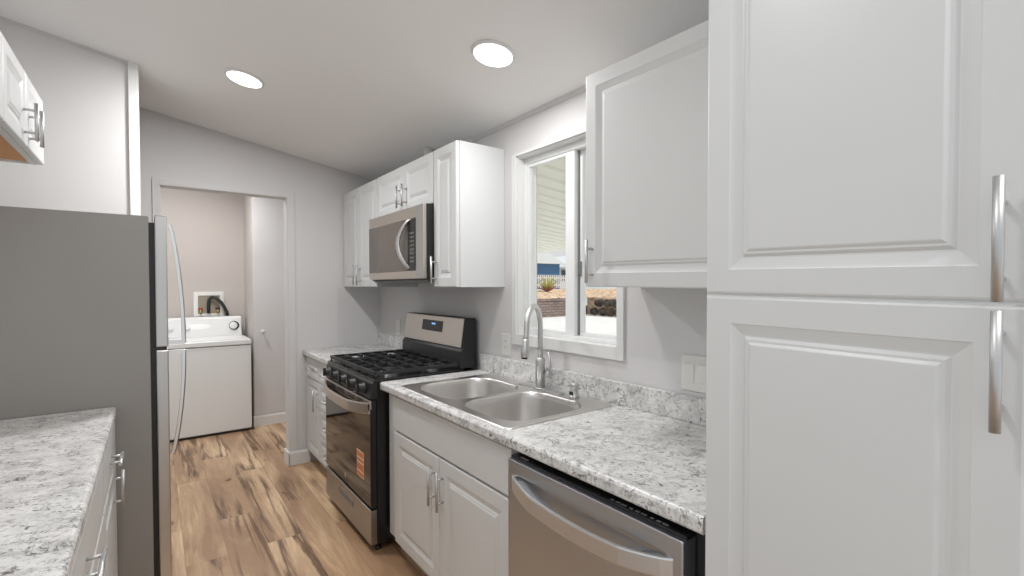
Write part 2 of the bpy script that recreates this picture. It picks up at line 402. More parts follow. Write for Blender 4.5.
# laundry alcove
struct(B('wall_laundry', M['lwall'], None, XL, XW, 5.95, 6.1, 0, 2.75))
struct(MB().box(0.80, XW, 5.41, 5.95, 0, 2.5).build('wall_closet', M['lwall']))
struct(MB().prism(bprof(5.41), (0.795, XW), 'x').build('baseboard_closet', M['trim']))
d2 = struct(B('door_2', M['wall'], None, 0.806, 1.32, 5.402, 5.41, 0.112, 2.42, bevel=0.002))
MB().lathe([(0.008, -0.002), (0.008, 0.018), (0.017, 0.024), (0.019, 0.034), (0.013, 0.042), (0.002, 0.044)], (0.884, 5.402, 0.965), (0, -1, 0), 16).build('knob', M['whitepl'], d2)

# ------------------------------------------------------------ window
w = bpy.data.objects.new('window_1', None); COL.objects.link(w); w.location = (XW, 1.7, 1.1); struct(w)
T0, T1, TB, TT = 1.324, 2.108, 1.100, 2.137
mb = MB()   # flat white casing round the opening
mb.box(XW - 0.012, XW, T0, WY0, TB, TT).box(XW - 0.012, XW, WY1, T1, TB, TT).box(XW - 0.012, XW, WY0, WY1, WZ1, TT).box(XW - 0.012, XW, WY0, WY1, TB, WZ0)
mb.build('casing', M['trim'], w, 0.002)
mb = MB()   # jamb liner
mb.box(XW, XW + 0.13, WY0, WY0 + 0.006, WZ0, WZ1).box(XW, XW + 0.13, WY1 - 0.006, WY1, WZ0, WZ1).box(XW, XW + 0.13, WY0, WY1, WZ1 - 0.006, WZ1).box(XW - 0.012, XW + 0.13, WY0, WY1, WZ0, WZ0 + 0.006)
mb.build('jamb', M['trim'], w)
FX0, FX1 = XW + 0.045, XW + 0.115
def ring(mb, x0, x1, y0, y1, z0, z1, a, b=None, c=None, d=None):
    b = a if b is None else b; c = a if c is None else c; d = a if d is None else d
    mb.box(x0, x1, y0, y0 + a, z0, z1).box(x0, x1, y1 - b, y1, z0, z1).box(x0, x1, y0 + a, y1 - b, z0, z0 + c).box(x0, x1, y0 + a, y1 - b, z1 - d, z1)
mb = MB(); ring(mb, FX0, FX1, WY0 + 0.006, WY1 - 0.006, WZ0 + 0.006, WZ1 - 0.006, 0.018, 0.018, 0.018, 0.034)
mb.build('frame', M['vinyl'], w, 0.002)
ymid = 1.712
mb = MB(); ring(mb, FX0 + 0.006, FX0 + 0.034, ymid - 0.030, WY1 - 0.024, WZ0 + 0.024, WZ1 - 0.040, 0.062, 0.013, 0.016, 0.016)
sash = mb.build('fixed_sash', M['vinyl'], w, 0.002)
B('pane', M['glass'], sash, FX0 + 0.018, FX0 + 0.022, ymid + 0.030, WY1 - 0.032, WZ0 + 0.038, WZ1 - 0.054)
mb = MB(); ring(mb, FX0 + 0.040, FX0 + 0.066, WY0 + 0.028, ymid - 0.006, WZ0 + 0.024, WZ1 - 0.040, 0.022, 0.045, 0.018, 0.018)
sash2 = mb.build('sliding_sash', M['vinyl'], w, 0.002)
B('pane', M['glass'], sash2, FX0 + 0.050, FX0 + 0.054, WY0 + 0.048, ymid - 0.05, WZ0 + 0.040, WZ1 - 0.056)
B('seal', M['grey'], w, FX0 + 0.030, FX0 + 0.040, ymid - 0.037, ymid - 0.030, WZ0 + 0.03, WZ1 - 0.03)
B('latch', M['grey'], w, FX0 + 0.030, FX0 + 0.042, ymid - 0.050, ymid - 0.038, 1.47, 1.54, bevel=0.002)

# ------------------------------------------------------------ cabinets
def carcass(name, parent, x0, x1, y0, y1, z0, z1): return B(name, M['cabside'], parent, x0, x1, y0, y1, z0, z1, bevel=0.0015)
XBK = XW - 0.001
def wall_cab(label, y0, y1, z0, z1, doors, pulls, pl=0.155):
    t = thing('wall_cabinet', label, 'cabinet', (1.44, (y0 + y1) / 2, z0))
    carcass('body', t, XU + 0.021, XBK, y0, y1, z0, z1)
    for (a, b), (py, pz) in zip(doors, pulls):
        d = panel_door(t, XU, -1, a + 0.0015, b - 0.0015, z0 + 0.002, z1 - 0.002)
        bar_pull(d, XU, -1, (py, pz), pl)
    return t
wall_cab('white two-door wall cabinet in the far corner beside the microwave', 3.305, YF - 0.001, ZUB, ZUT, [(3.31, 3.688), (3.688, 4.062)], [(3.645, 1.507), (3.73, 1.507)])
wall_cab('short white two-door wall cabinet directly above the microwave', 2.452, 3.304, 1.893, ZUT, [(2.455, 2.846), (2.846, 3.301)], [(2.808, 1.99), (2.89, 1.99)], 0.14)
wall_cab('narrow tall white wall cabinet between microwave and window', 2.188, 2.451, ZUB, ZUT, [(2.191, 2.448)], [(2.418, 1.51)], 0.155)
t = thing('wall_cabinet', 'single-door white wall cabinet right of the window, next to the pantry', 'cabinet', (1.44, 0.9, ZUB))
carcass('body', t, XU + 0.021, XBK, 0.574, 1.250, ZUB + 0.004, ZUT)
d = panel_door(t, XU, -1, 0.578, 1.252, ZUB + 0.003, ZUT, skew=0.012)
bar_pull(d, XU, -1, (1.215, 1.508), 0.155)

# pantry
PX = 0.945
t = thing('pantry_cabinet', 'floor-to-ceiling white pantry cabinet with stacked doors at the right', 'cabinet', (1.27, 0.33, 0))
carcass('body', t, PX + 0.021, XBK, 0.05, 0.5705, 0.0, ZUT + 0.02)
SK = 0.014
mb = MB(); mb.prism([(0.094, 1.396 - SK * 0.472), (0.566, 1.396), (0.566, 1.408), (0.094, 1.408 - SK * 0.472)], (PX + 0.005, PX + 0.0205), 'x'); mb.build('rail', M['cab'], t)
d = panel_door(t, PX, -1, 0.094, 0.566, 1.4035, ZUT, name='door', stile=0.050, skew=SK)
bar_pull(d, PX, -1, (0.121, 1.482), 0.170, r=0.0065, out=0.033, post=0.62)
d = panel_door(t, PX, -1, 0.094, 0.566, 0.11, 1.3985, name='door', stile=0.0545, skew=0.0155)
bar_pull(d, PX, -1, (0.121, 1.302), 0.166, r=0.0065, out=0.033, post=0.62)

# base cabinets, right run
def base_body(t, y0, y1, xf=None):
    xf = XB + 0.021
    mb = MB(); mb.box(xf, XBK - 0.002, y0, y1, 0.105, ZC - 0.041).box(xf + 0.06, XBK - 0.002, y0 + 0.001, y1 - 0.001, 0.0, 0.105)
    return mb.build('body', M['cabside'], t, 0.001)
t = thing('base_cabinet', 'white sink base cabinet with two doors below the steel sink', 'cabinet', (1.28, 1.85, 0))
# open-topped body around the bowls
mb = MB(); xf = XB + 0.0205
mb.box(xf, xf + 0.02, 1.300, 2.412, 0.105, ZC - 0.041).box(xf + 0.02, XBK - 0.002, 1.300, 1.318, 0.105, ZC - 0.041).box(xf + 0.02, XBK - 0.002, 2.394, 2.412, 0.105, ZC - 0.041)
mb.box(xf + 0.02, XBK - 0.002, 1.318, 2.394, 0.105, 0.125).box(xf + 0.06, XBK - 0.002, 1.301, 2.411, 0.0, 0.105)
mb.box(XBK - 0.02, XBK - 0.002, 1.318, 2.394, 0.125, ZC - 0.041)
mb.build('body', M['cabside'], t, 0.001)
B('false_front', M['cab'], t, XB, XB + 0.02, 1.302, 2.322, 0.690, 0.858, bevel=0.003)
d = panel_door(t, XB, -1, 1.304, 1.820, 0.113, 0.678, stile=0.055); bar_pull(d, XB, -1, (1.785, 0.551), 0.17)
d = panel_door(t, XB, -1, 1.824, 2.300, 0.113, 0.678, stile=0.055); bar_pull(d, XB, -1, (1.862, 0.551), 0.17)
t = thing('base_cabinet', 'white base cabinet with drawers and a door in the far corner past the range', 'cabinet', (1.28, 3.66, 0))
base_body(t, 3.285, YF - 0.016)
yD = 3.68
for (a, b, z0, z1, nm) in ((yD, YF - 0.02, 0.705, 0.862, 'drawer'), (3.29, yD, 0.705, 0.862, 'drawer'), (3.29, yD, 0.505, 0.698, 'drawer'), (3.29, yD, 0.31, 0.498, 'drawer'), (3.29, yD, 0.113, 0.303, 'drawer')):
    d = panel_door(t, XB, -1, a + 0.002, b - 0.002, z0, z1, name=nm, stile=0.03)
    bar_pull(d, XB, -1, ((a + b) / 2, (z0 + z1) / 2), 0.13, vertical=False)
d = panel_door(t, XB, -1, yD + 0.002, YF - 0.022, 0.113, 0.698, stile=0.045); bar_pull(d, XB, -1, (yD + 0.05, 0.56), 0.16)

# ------------------------------------------------------------ countertops
def counter_profile(xf, xb, n):    # rolled front edge, n = outward direction of the front
    pts = [(xb, ZC), (xf - n * 0.010, ZC), (xf - n * 0.004, ZC - 0.003), (xf, ZC - 0.009), (xf, ZC - 0.034), (xf - n * 0.004, ZC - 0.040), (xb, ZC - 0.040)]
    return pts
SKX0, SKX1, SKY0, SKY1 = 0.985, 1.550, 1.335, 2.262     # sink rim
ct = thing('countertop', 'long grey-veined granite-look countertop holding the sink', 'countertop', (1.27, 1.5, ZC - 0.04))
mb = MB()
hx0, hx1, hy0, hy1 = SKX0 + 0.012, SKX1 - 0.012, SKY0 + 0.012, SKY1 - 0.012
ya, yb2 = 0.574, 2.423
P = counter_profile(XC, hx0, -1)
mb.prism(P, (ya, yb2), 'y')
mb.box(hx0, XW - 0.002, ya, hy0, ZC - 0.04, ZC).box(hx0, XW - 0.002, hy1, yb2, ZC - 0.04, ZC).box(hx1, XW - 0.002, hy0, hy1, ZC - 0.04, ZC)
mb.build('slab', M['granite'], ct)
B('backsplash', M['granite'], ct, XW - 0.021, XW - 0.002, ya, yb2, ZC, ZC + 0.098, bevel=0.004)
ct = thing('countertop', 'short granite-look countertop in the far corner behind the range', 'countertop', (1.27, 3.66, ZC - 0.04))
MB().prism(counter_profile(XC, XW - 0.002, -1), (3.272, YF - 0.002), 'y').build('slab', M['granite'], ct)
B('backsplash', M['granite'], ct, XW - 0.021, XW - 0.002, 3.272, YF - 0.002, ZC, ZC + 0.098, bevel=0.004)

# ------------------------------------------------------------ sink
def rrect(x0, x1, y0, y1, r, n=6):
    pts = []
    for cx, cy, a0 in ((x1 - r, y1 - r, 0), (x0 + r, y1 - r, 90), (x0 + r, y0 + r, 180), (x1 - r, y0 + r, 270)):
        for k in range(n + 1):
            a = math.radians(a0 + 90 * k / n); pts.append((cx + r * math.cos(a), cy + r * math.sin(a)))
    return pts
sk = thing('kitchen_sink', 'double-bowl stainless steel drop-in sink under the window', 'sink', (1.27, 1.8, ZC))
B1 = (1.030, 1.460, 1.378, 1.778); B2 = (1.030, 1.460, 1.812, 2.215)
def loops_from(bm, pts, z): return [bm.verts.new((x, y, z)) for x, y in pts]
bm = bmesh.new()
ZT = ZC + 0.0045
def skin(bm, A, Bv, sm=True):
    n = len(A)
    for i in range(n):
        f = bm.faces.new([A[i], A[(i + 1) % n], Bv[(i + 1) % n], Bv[i]]); f.smooth = sm
o0 = loops_from(bm, rrect(SKX0, SKX1, SKY0, SKY1, 0.03), ZC + 0.0003)
o1 = loops_from(bm, rrect(SKX0 + 0.003, SKX1 - 0.003, SKY0 + 0.003, SKY1 - 0.003, 0.028), ZT)
o2 = loops_from(bm, rrect(SKX0 + 0.012, SKX1 - 0.012, SKY0 + 0.012, SKY1 - 0.012, 0.022), ZT - 0.001)
skin(bm, o0, o1); skin(bm, o1, o2)
bowls = []
for (a, b, c, d_) in (B1, B2):
    bowls.append(loops_from(bm, rrect(a, b, c, d_, 0.115, 10), ZT - 0.001))
edges = []
for lp in [o2] + bowls:
    for i in range(len(lp)):
        e = bm.edges.get((lp[i], lp[(i + 1) % len(lp)])) or bm.edges.new((lp[i], lp[(i + 1) % len(lp)]))
        edges.append(e)
bmesh.ops.triangle_fill(bm, use_beauty=True, use_dissolve=False, edges=edges)
me = MB(); me.bm.free(); me.bm = bm
me.build('rim', M['sinksteel'], sk)
for (a, b, c, d_) in (B1, B2):
    mb = MB(); bm = mb.bm; prev = None
    prof = [(0.0, ZT - 0.001, .115), (0.004, ZT - 0.005, .113), (0.007, ZT - 0.03, .112), (0.014, ZT - 0.13, .11), (0.022, ZT - 0.158, .105), (0.042, ZT - 0.176, .09), (0.10, ZT - 0.184, .05), (0.165, ZT - 0.187, .015)]
    for o_, z, r in prof:
        lp = loops_from(bm, rrect(a + o_, b - o_, c + o_, d_ - o_, r, 10), z)
        if prev: skin(bm, prev, lp)
        prev = lp
    bm.faces.new(prev)
    bw = mb.build('bowl', M['sinksteel'], sk)
    MB().lathe([(0.042, 0), (0.042, 0.003), (0.030, 0.004), (0.026, 0.001), (0.006, 0.001), (0.006, 0.008), (0.0, 0.009)], ((a + b) / 2, (c + d_) / 2, ZT - 0.187), (0, 0, 1), 24).build('drain', M['nickel'], bw)

# ------------------------------------------------------------ faucet
fx, fy = 1.508, 1.775
fa = thing('faucet', 'tall gooseneck pull-down faucet behind the sink', 'faucet', (fx, fy, ZC))
MB().lathe([(0.030, 0.005), (0.030, 0.009), (0.026, 0.012)], (fx, fy, ZC), n=24).build('base', M['nickel'], fa)
MB().lathe([(0.0225, 0.011), (0.0225, 0.115), (0.024, 0.117), (0.024, 0.150), (0.017, 0.156)], (fx, fy, ZC), n=24).build('body', M['nickel'], fa)
dx, dy = -0.85, -0.527
R_ = 0.100
pts = [(fx, fy, ZC + 0.15), (fx, fy, ZC + 0.22), (fx, fy, ZC + 0.29)]
zc_ = ZC + 0.312
for k in range(0, 15):
    a = math.radians(180 * k / 14 * 1.0); s_ = R_ * (1 - math.cos(a)); pts.append((fx + dx * s_, fy + dy * s_, zc_ + R_ * math.sin(a)))
e = 2 * R_
pts += [(fx + dx * (e + .006), fy + dy * (e + .006), zc_ - 0.03), (fx + dx * (e + .012), fy + dy * (e + .012), zc_ - 0.045)]
MB().tube(pts, 0.0128, 16).build('spout', M['nickel'], fa)
p0 = Vector((fx + dx * (e + .012), fy + dy * (e + .012), zc_ - 0.045)); p1 = Vector((fx + dx * (e + .03), fy + dy * (e + .03), zc_ - 0.125))
sh = MB().tube([p0, p0.lerp(p1, .1), p0.lerp(p1, .6), p1], [0.0135, 0.016, 0.0165, 0.0175], 16).build('spray_head', M['nickel'], fa)
MB().tube([p1, p1 + (p1 - p0).normalized() * 0.006], 0.014, 16).build('nozzle', M['blackmat'], sh)
hb = MB().tube([(fx + .012, fy - .018, ZC + 0.078), (fx + .022, fy - .046, ZC + 0.078)], 0.0165, 16)
hb.tube([(fx + .020, fy - .040, ZC + 0.083), (fx + .024, fy - .048, ZC + 0.12), (fx + .018, fy - .040, ZC + 0.185)], [0.007, 0.006, 0.0045], 10)
hb.build('handle', M['nickel'], fa)
MB().box(1.49, 1.527, 1.62, 1.93, ZT - .0005, ZT + 0.003).build('deck_plate', M['nickel'], fa, 0.002)
ag = thing('air_gap', 'short brushed steel air gap cap beside the faucet', 'air gap', (1.515, 1.55, ZC))
MB().lathe([(0.024, 0.005), (0.024, 0.008), (0.019, 0.009), (0.019, 0.052), (0.020, 0.053), (0.020, 0.064), (0.018, 0.067), (0.004, 0.068)], (1.515, 1.548, ZC), n=24).build('cap', M['nickel'], ag)
MB().box(1.4955, 1.498, 1.536, 1.56, ZC + 0.015, ZC + 0.03).build('outlet_slot', M['blackmat'], ag)

# ------------------------------------------------------------ dishwasher
dw = thing('dishwasher', 'stainless steel dishwasher with bowed towel-bar handle beside the pantry', 'dishwasher', (1.25, 0.94, 0))
DY0, DY1 = 0.598, 1.281
B('tub', M['blackmat'], dw, XB + 0.025, XBK - 0.03, DY0 - 0.005, DY1 + 0.006, 0.0, 0.868)
B('top_strip', M['black'], dw, XC + 0.008, XB + 0.024, DY0 + 0.020, DY1, 0.838, 0.851, bevel=0.002)
# door with a shallow pocket behind the handle
XD = XC - 0.004
def face_grid(fn, y0, y1, z0, z1, ny, nz, xb):
    mb = MB(); bm = mb.bm
    g = [[bm.verts.new((fn(y0 + (y1 - y0) * i / ny, z0 + (z1 - z0) * j / nz), y0 + (y1 - y0) * i / ny, z0 + (z1 - z0) * j / nz)) for i in range(ny + 1)] for j in range(nz + 1)]
    for j in range(nz):
        for i in range(ny):
            f = bm.faces.new([g[j][i], g[j][i + 1], g[j + 1][i + 1], g[j + 1][i]]); f.smooth = True
    per = [g[0][i] for i in range(ny + 1)] + [g[j][ny] for j in range(1, nz + 1)] + [g[nz][i] for i in range(ny - 1, -1, -1)] + [g[j][0] for j in range(nz - 1, 0, -1)]
    back = [bm.verts.new((xb, v.co.y, v.co.z)) for v in per]
    n = len(per)
    for i in range(n): bm.faces.new([per[i], per[(i + 1) % n], back[(i + 1) % n], back[i]])
    bm.faces.new(back); return mb
def dwf(y, z):
    u = (y - 0.66) / (1.245 - 0.66)
    if 0 < u < 1:
        top = 0.795; bot = 0.795 - 0.022 - 0.080 * math.sin(math.pi * u) ** 0.8
        if bot < z < top:
            q = min((top - z) / 0.012, (z - bot) / 0.03, 1, u / 0.04, (1 - u) / 0.04)
            q = max(0, min(1, q)); q = q * q * (3 - 2 * q)
            return XD + 0.020 * q
    return XD
face_grid(dwf, DY0 + 0.020, DY1 - 0.001, 0.115, 0.842, 90, 120, XB + 0.02).build('door', M['steel'], dw)
mb = MB(); N_ = 24; a_, b_ = 1.258, 0.644; bm = mb.bm; rg = []
for k in range(N_ + 1):
    u = k / N_; y = a_ + (b_ - a_) * u; s_ = math.sin(math.pi * u)
    xo = XD - 0.002 - 0.040 * min(1, s_ * 1.6) ** 0.7
    zt = 0.792 - 0.024 * s_; hh = 0.048; th = 0.010
    rg.append([bm.verts.new(p) for p in ((xo, y, zt - 0.004), (xo + 0.002, y, zt), (xo + th, y, zt), (xo + th, y, zt - hh), (xo + 0.002, y, zt - hh), (xo, y, zt - hh + 0.004))])
for A, Bv in zip(rg, rg[1:]):
    for i in range(6):
        f = bm.faces.new([A[i], A[(i + 1) % 6], Bv[(i + 1) % 6], Bv[i]]); f.smooth = False
bm.faces.new(rg[0]); bm.faces.new(rg[-1][::-1])
mb.build('handle', M['steelbar'], dw)
for k in range(9):   # small control icons on the black top edge
    y = 0.84 - k * 0.021; B('control_icon', M['print'], dw, XC + 0.014, XC + 0.022, y, y + 0.010 + 0.003 * (k % 3), 0.8509, 0.8514)
B('brand_mark', M['print'], dw, XC + 0.014, XC + 0.022, 1.20, 1.24, 0.8509, 0.8514)
B('toe_kick', M['blackmat'], dw, XB + 0.03, XB + 0.05, DY0, DY1, 0.0, 0.11)

# ------------------------------------------------------------ gas range
rg_ = thing('gas_range', 'freestanding stainless gas range with black grates between the counters', 'stove', (1.25, 2.85, 0))
RY0, RY1 = 2.442, 3.262; RX = 0.905; RXB = XW - 0.03
B('body', M['black'], rg_, RX + 0.035, RXB, RY0, RY1, 0.045, 0.908, bevel=0.002)
# manifold panel
MB().prism([(RX + 0.036, 0.822), (RX + 0.002, 0.822), (RX, 0.83), (RX + 0.010, 0.905), (RX + 0.020, 0.918), (RX + 0.036, 0.918)], (RY0, RY1), 'y').build('control_panel', M['blackmat'], rg_, 0.002)
for k in range(5):
    y = RY0 + 0.10 + (RY1 - RY0 - 0.20) * k / 4
    c = (RX + 0.004, y, 0.868)
    mb = MB().lathe([(0.030, 0.0), (0.030, 0.007), (0.026, 0.010), (0.024, 0.034), (0.021, 0.037)], c, (-1, 0, 0.1), 20)
    mb.box(c[0] - 0.046, c[0] - 0.034, y - 0.006, y + 0.006, 0.846, 0.895)
    kb = mb.build('knob', M['blackmat'], rg_)
    B('marker', M['whitepl'], kb, c[0] - 0.0468, c[0] - 0.046, y - 0.001, y + 0.001, 0.876, 0.889)
# oven door
dr = B('oven_door', M['black'], rg_, RX + 0.006, RX + 0.034, RY0 + 0.003, RY1 - 0.003, 0.238, 0.816, bevel=0.003)
mb = MB(); mb.box(RX - 0.004, RX + 0.006, RY0 + 0.003, RY1 - 0.003, 0.770, 0.815)
mb.build('top_rail', M['steelfloortint'], dr, 0.002)
mb = MB()
for row in (0.786, 0.800):
    for (a, b) in ((2.55, 2.63), (2.68, 2.80), (2.86, 2.98), (3.03, 3.13)): mb.box(RX - 0.0052, RX - 0.0035, a, b, row - 0.003, row + 0.003)
mb.build('vent_slots', M['blackmat'], dr)
B('glass', M['glassblk'], dr, RX - 0.001, RX + 0.006, RY0 + 0.006, RY1 - 0.006, 0.246, 0.769, bevel=0.002)
mb = MB(); bm = mb.bm; rr = []
for k in range(25):
    u = k / 24; y = RY0 + 0.006 + (RY1 - RY0 - 0.012) * u; s_ = math.sin(math.pi * u)
    xo = RX - 0.012 - 0.040 * min(1.0, s_ * 1.4) ** 0.8; zt = 0.806 - 0.022 * s_; hh = 0.060
    rr.append([bm.verts.new(p) for p in ((xo, y, zt - 0.006), (xo + 0.004, y, zt), (xo + 0.011, y, zt), (xo + 0.011, y, zt - hh), (xo + 0.004, y, zt - hh), (xo, y, zt - hh + 0.006))])
for A, Bv in zip(rr, rr[1:]):
    for i in range(6): bm.faces.new([A[i], A[(i + 1) % 6], Bv[(i + 1) % 6], Bv[i]])
bm.faces.new(rr[0]); bm.faces.new(rr[-1][::-1])
mb.box(RX - 0.012, RX - 0.003, RY0 + 0.006, RY0 + 0.03, 0.765, 0.800).box(RX - 0.012, RX - 0.003, RY1 - 0.03, RY1 - 0.006, 0.765, 0.800)
mb.build('handle', M['steelfloortint'], dr)
# stickers on the door glass
st = B('sticker', M['cream'], dr, RX - 0.0022, RX - 0.0012, 2.545, 2.655, 0.365, 0.510)
st['label'] = 'orange and cream energy sticker'
mb = MB()
for z0, z1 in ((0.37, 0.392), (0.402, 0.440), (0.450, 0.466), (0.476, 0.505)): mb.box(RX - 0.0030, RX - 0.0022, 2.549, 2.651, z0, z1)
mb.build('sticker_bands', M['orange'], st)
MB().lathe([(0.016, 0.0), (0.016, 0.0012)], (RX - 0.001, 2.86, 0.292), (-1, 0, 0), 20).build('logo_badge', M['print'], dr)
# storage drawer
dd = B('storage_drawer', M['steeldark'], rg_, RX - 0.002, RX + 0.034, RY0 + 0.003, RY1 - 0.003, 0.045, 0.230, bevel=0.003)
B('drawer_pull', M['grey'], dd, RX - 0.005, RX - 0.001, 2.72, 2.98, 0.150, 0.190, bevel=0.002)
for (x, y) in ((RX + 0.05, RY0 + 0.04), (RX + 0.05, RY1 - 0.04), (RXB - 0.06, RY0 + 0.04), (RXB - 0.06, RY1 - 0.04)):
    MB().lathe([(0.018, 0), (0.018, 0.012), (0.01, 0.014), (0.01, 0.05)], (x, y, 0), n=14).build('foot', M['blackmat'], rg_)
# cooktop
mb = MB(); mb.box(RX + 0.018, RXB - 0.09, RY0 - 0.004, RY1 + 0.004, 0.909, 0.928)
ckt = mb.build('cooktop', M['black'], rg_, 0.005)
BX = [1.075, 1.355]; BY = [2.60, 2.852, 3.10]
burn = [(1.075, 2.60, .045), (1.355, 2.60, .034), (1.215, 2.852, .04), (1.075, 3.10, .036), (1.355, 3.10, .045)]
for bx_, by_, r in burn:
    b0 = MB().lathe([(r + 0.012, 0.0), (r + 0.012, 0.004), (r, 0.006), (r, 0.014), (r - 0.004, 0.016)], (bx_, by_, 0.928), n=24).build('burner', M['galv'], rg_)
    MB().lathe([(r - 0.002, 0.0162), (r - 0.002, 0.022), (r - 0.008, 0.025), (0.002, 0.025)], (bx_, by_, 0.928), n=24).build('burner_cap', M['iron'], b0)
gx0, gx1 = RX + 0.035, RXB - 0.115; gz = 0.962
def bar(mb, p, q, wd=0.0075, h=0.016):
    p = Vector(p); q = Vector(q); d = (q - p).normalized(); n = Vector((-d.y, d.x, 0)) * wd
    vs2 = [mb.bm.verts.new(v) for v in (p - n, p + n, q + n, q - n)]; lo = [mb.bm.verts.new(v.co - Vector((0, 0, h))) for v in vs2]
    mb.bm.faces.new(vs2); mb.bm.faces.new(lo[::-1])
    for i in range(4): mb.bm.faces.new([vs2[i], vs2[(i + 1) % 4], lo[(i + 1) % 4], lo[i]])
W3 = (RY1 - RY0 - 0.03) / 3
for k in range(3):
    g0 = RY0 + 0.015 + W3 * k + 0.003; g1 = g0 + W3 - 0.006; gm = (g0 + g1) / 2; gxm = (gx0 + gx1) / 2
    mb = MB()
    for y in (g0, g1): bar(mb, (gx0, y, gz), (gx1, y, gz), 0.009, 0.018)
    for x in (gx0, gx1, gxm): bar(mb, (x, g0, gz), (x, g1, gz), 0.009, 0.018)
    for x in (gx0 + (gxm - gx0) * .33, gx0 + (gxm - gx0) * .67, gxm + (gx1 - gxm) * .33, gxm + (gx1 - gxm) * .67):
        bar(mb, (x, g0, gz), (x, gm - 0.028, gz)); bar(mb, (x, gm + 0.028, gz), (x, g1, gz))
    bar(mb, (gx0, gm, gz), (gx0 + 0.09, gm, gz)); bar(mb, (gx1 - 0.09, gm, gz), (gx1, gm, gz)); bar(mb, (gxm - 0.08, gm, gz), (gxm + 0.08, gm, gz))
    for x in (gx0, gxm, gx1):
        for y in (g0, g1): mb.tube([(x, y, gz - 0.012), (x, y, 0.928)], 0.006, 8)
    mb.build('grate', M['iron'], rg_)
# backguard
XG0, XG1 = 1.462, 1.492
mb = MB(); mb.prism([(XG0 - 0.015, 0.928), (RXB + 0.002, 0.928), (RXB + 0.002, 1.215), (RXB - 0.01, 1.226), (XG1, 1.226), (XG0 + 0.006, 1.048), (XG0 - 0.010, 1.03)], (RY0, RY1), 'y')
bgd = mb.build('backguard', M['blackmat'], rg_, 0.003)
mb = MB(); mb.prism([(XG0 - 0.002, 1.050), (XG0 + 0.006, 1.050), (XG1, 1.224), (XG1 - 0.007, 1.224)], (RY0 + 0.012, RY1 - 0.004), 'y')
sp = mb.build('fascia', M['steelfloortint'], bgd, 0.002)
def onbg(z): return XG0 - 0.002 + (z - 1.05) / 0.174 * (XG1 - XG0 - 0.005)
mb = MB(); mb.prism([(onbg(1.125) - 0.0015, 1.125), (onbg(1.125) + 0.002, 1.125), (onbg(1.195) + 0.002, 1.195), (onbg(1.195) - 0.0015, 1.195)], (2.70, 2.985), 'y')
mb.build('display', M['black'], bgd)
mb = MB(); z0 = 1.168; mb.box(onbg(z0) - 0.003, onbg(z0) - 0.0012, 2.825, 2.845, z0, z0 + 0.010).box(onbg(z0) - 0.003, onbg(z0) - 0.0012, 2.80, 2.818, z0, z0 + 0.010)
mb.build('clock_digits', M['blue'], bgd)

# ------------------------------------------------------------ microwave
mw_ = thing('microwave', 'over-the-range stainless microwave with curved handle under short cabinet', 'microwave', (1.4, 2.88, 1.46))
MY0, MY1, MZ0, MZ1, MX = 2.456, 3.300, 1.452, 1.888, 1.222
B('body', M['blackmat'], mw_, MX + 0.022, XBK - 0.002, MY0, MY1, MZ0 + 0.004, MZ1 + 0.002, bevel=0.002)
df = B('door', M['steelfloortint'], mw_, MX, MX + 0.021, MY0, MY1, MZ0 + 0.012, MZ1, bevel=0.003)
B('window', M['mwglass'], df, MX - 0.002, MX + 0.002, 2.552, MY1 - 0.004, 1.510, 1.820)
kp = B('keypad', M['black'], df, MX - 0.0035, MX - 0.0018, 2.556, 2.648, 1.515, 1.815)
mb = MB()
for r_ in range(8):
    for c_ in range(3): mb.box(MX - 0.0042, MX - 0.0034, 2.575 + c_ * 0.02, 2.587 + c_ * 0.02, 1.56 + r_ * 0.024, 1.570 + r_ * 0.024)
mb.build('key_marks', M['grey'], kp)
B('panel_edge', M['steelv'], df, MX - 0.0015, MX + 0.001, MY0 + 0.001, 2.548, MZ0 + 0.013, MZ1 - 0.001)
mb = MB(); n_ = 20; bm = mb.bm; rr = []
for k in range(n_ + 1):
    u = k / n_; z = 1.525 + 0.292 * u; s_ = math.sin(math.pi * u)
    xo = MX - 0.006 - 0.040 * s_ ** 0.7; yc = 2.655 + 0.075 * s_ - 0.01
    hw = 0.020
    rr.append([bm.verts.new(p) for p in ((xo, yc - hw + 0.003, z), (xo, yc + hw - 0.003, z), (xo + 0.004, yc + hw, z), (xo + 0.012, yc + hw, z), (xo + 0.012, yc - hw, z), (xo + 0.004, yc - hw, z))])
for A, Bv in zip(rr, rr[1:]):
    for i in range(6):
        f = bm.faces.new([A[i], A[(i + 1) % 6], Bv[(i + 1) % 6], Bv[i]]); f.smooth = True
bm.faces.new(rr[0]); bm.faces.new(rr[-1][::-1])
mb.build('handle', M['steelbar'], df)
B('vent_grille', M['grey'], mw_, MX + 0.03, XBK - 0.05, MY0 + 0.02, MY1 - 0.02, MZ0 - 0.008, MZ0 + 0.004, bevel=0.002)
# the exhaust duct rising from the cabinet top
du = MB().lathe([(0.032, 0), (0.032, 0.16)], (1.50, 2.93, ZUT), n=24)
du.lathe([(0.035, 0), (0.035, 0.012)], (1.50, 2.93, ZUT + 0.085), n=24)
tag(du.build('exhaust_duct', M['whitepl']), 'short white round exhaust duct rising from cabinet top above the microwave', 'duct')

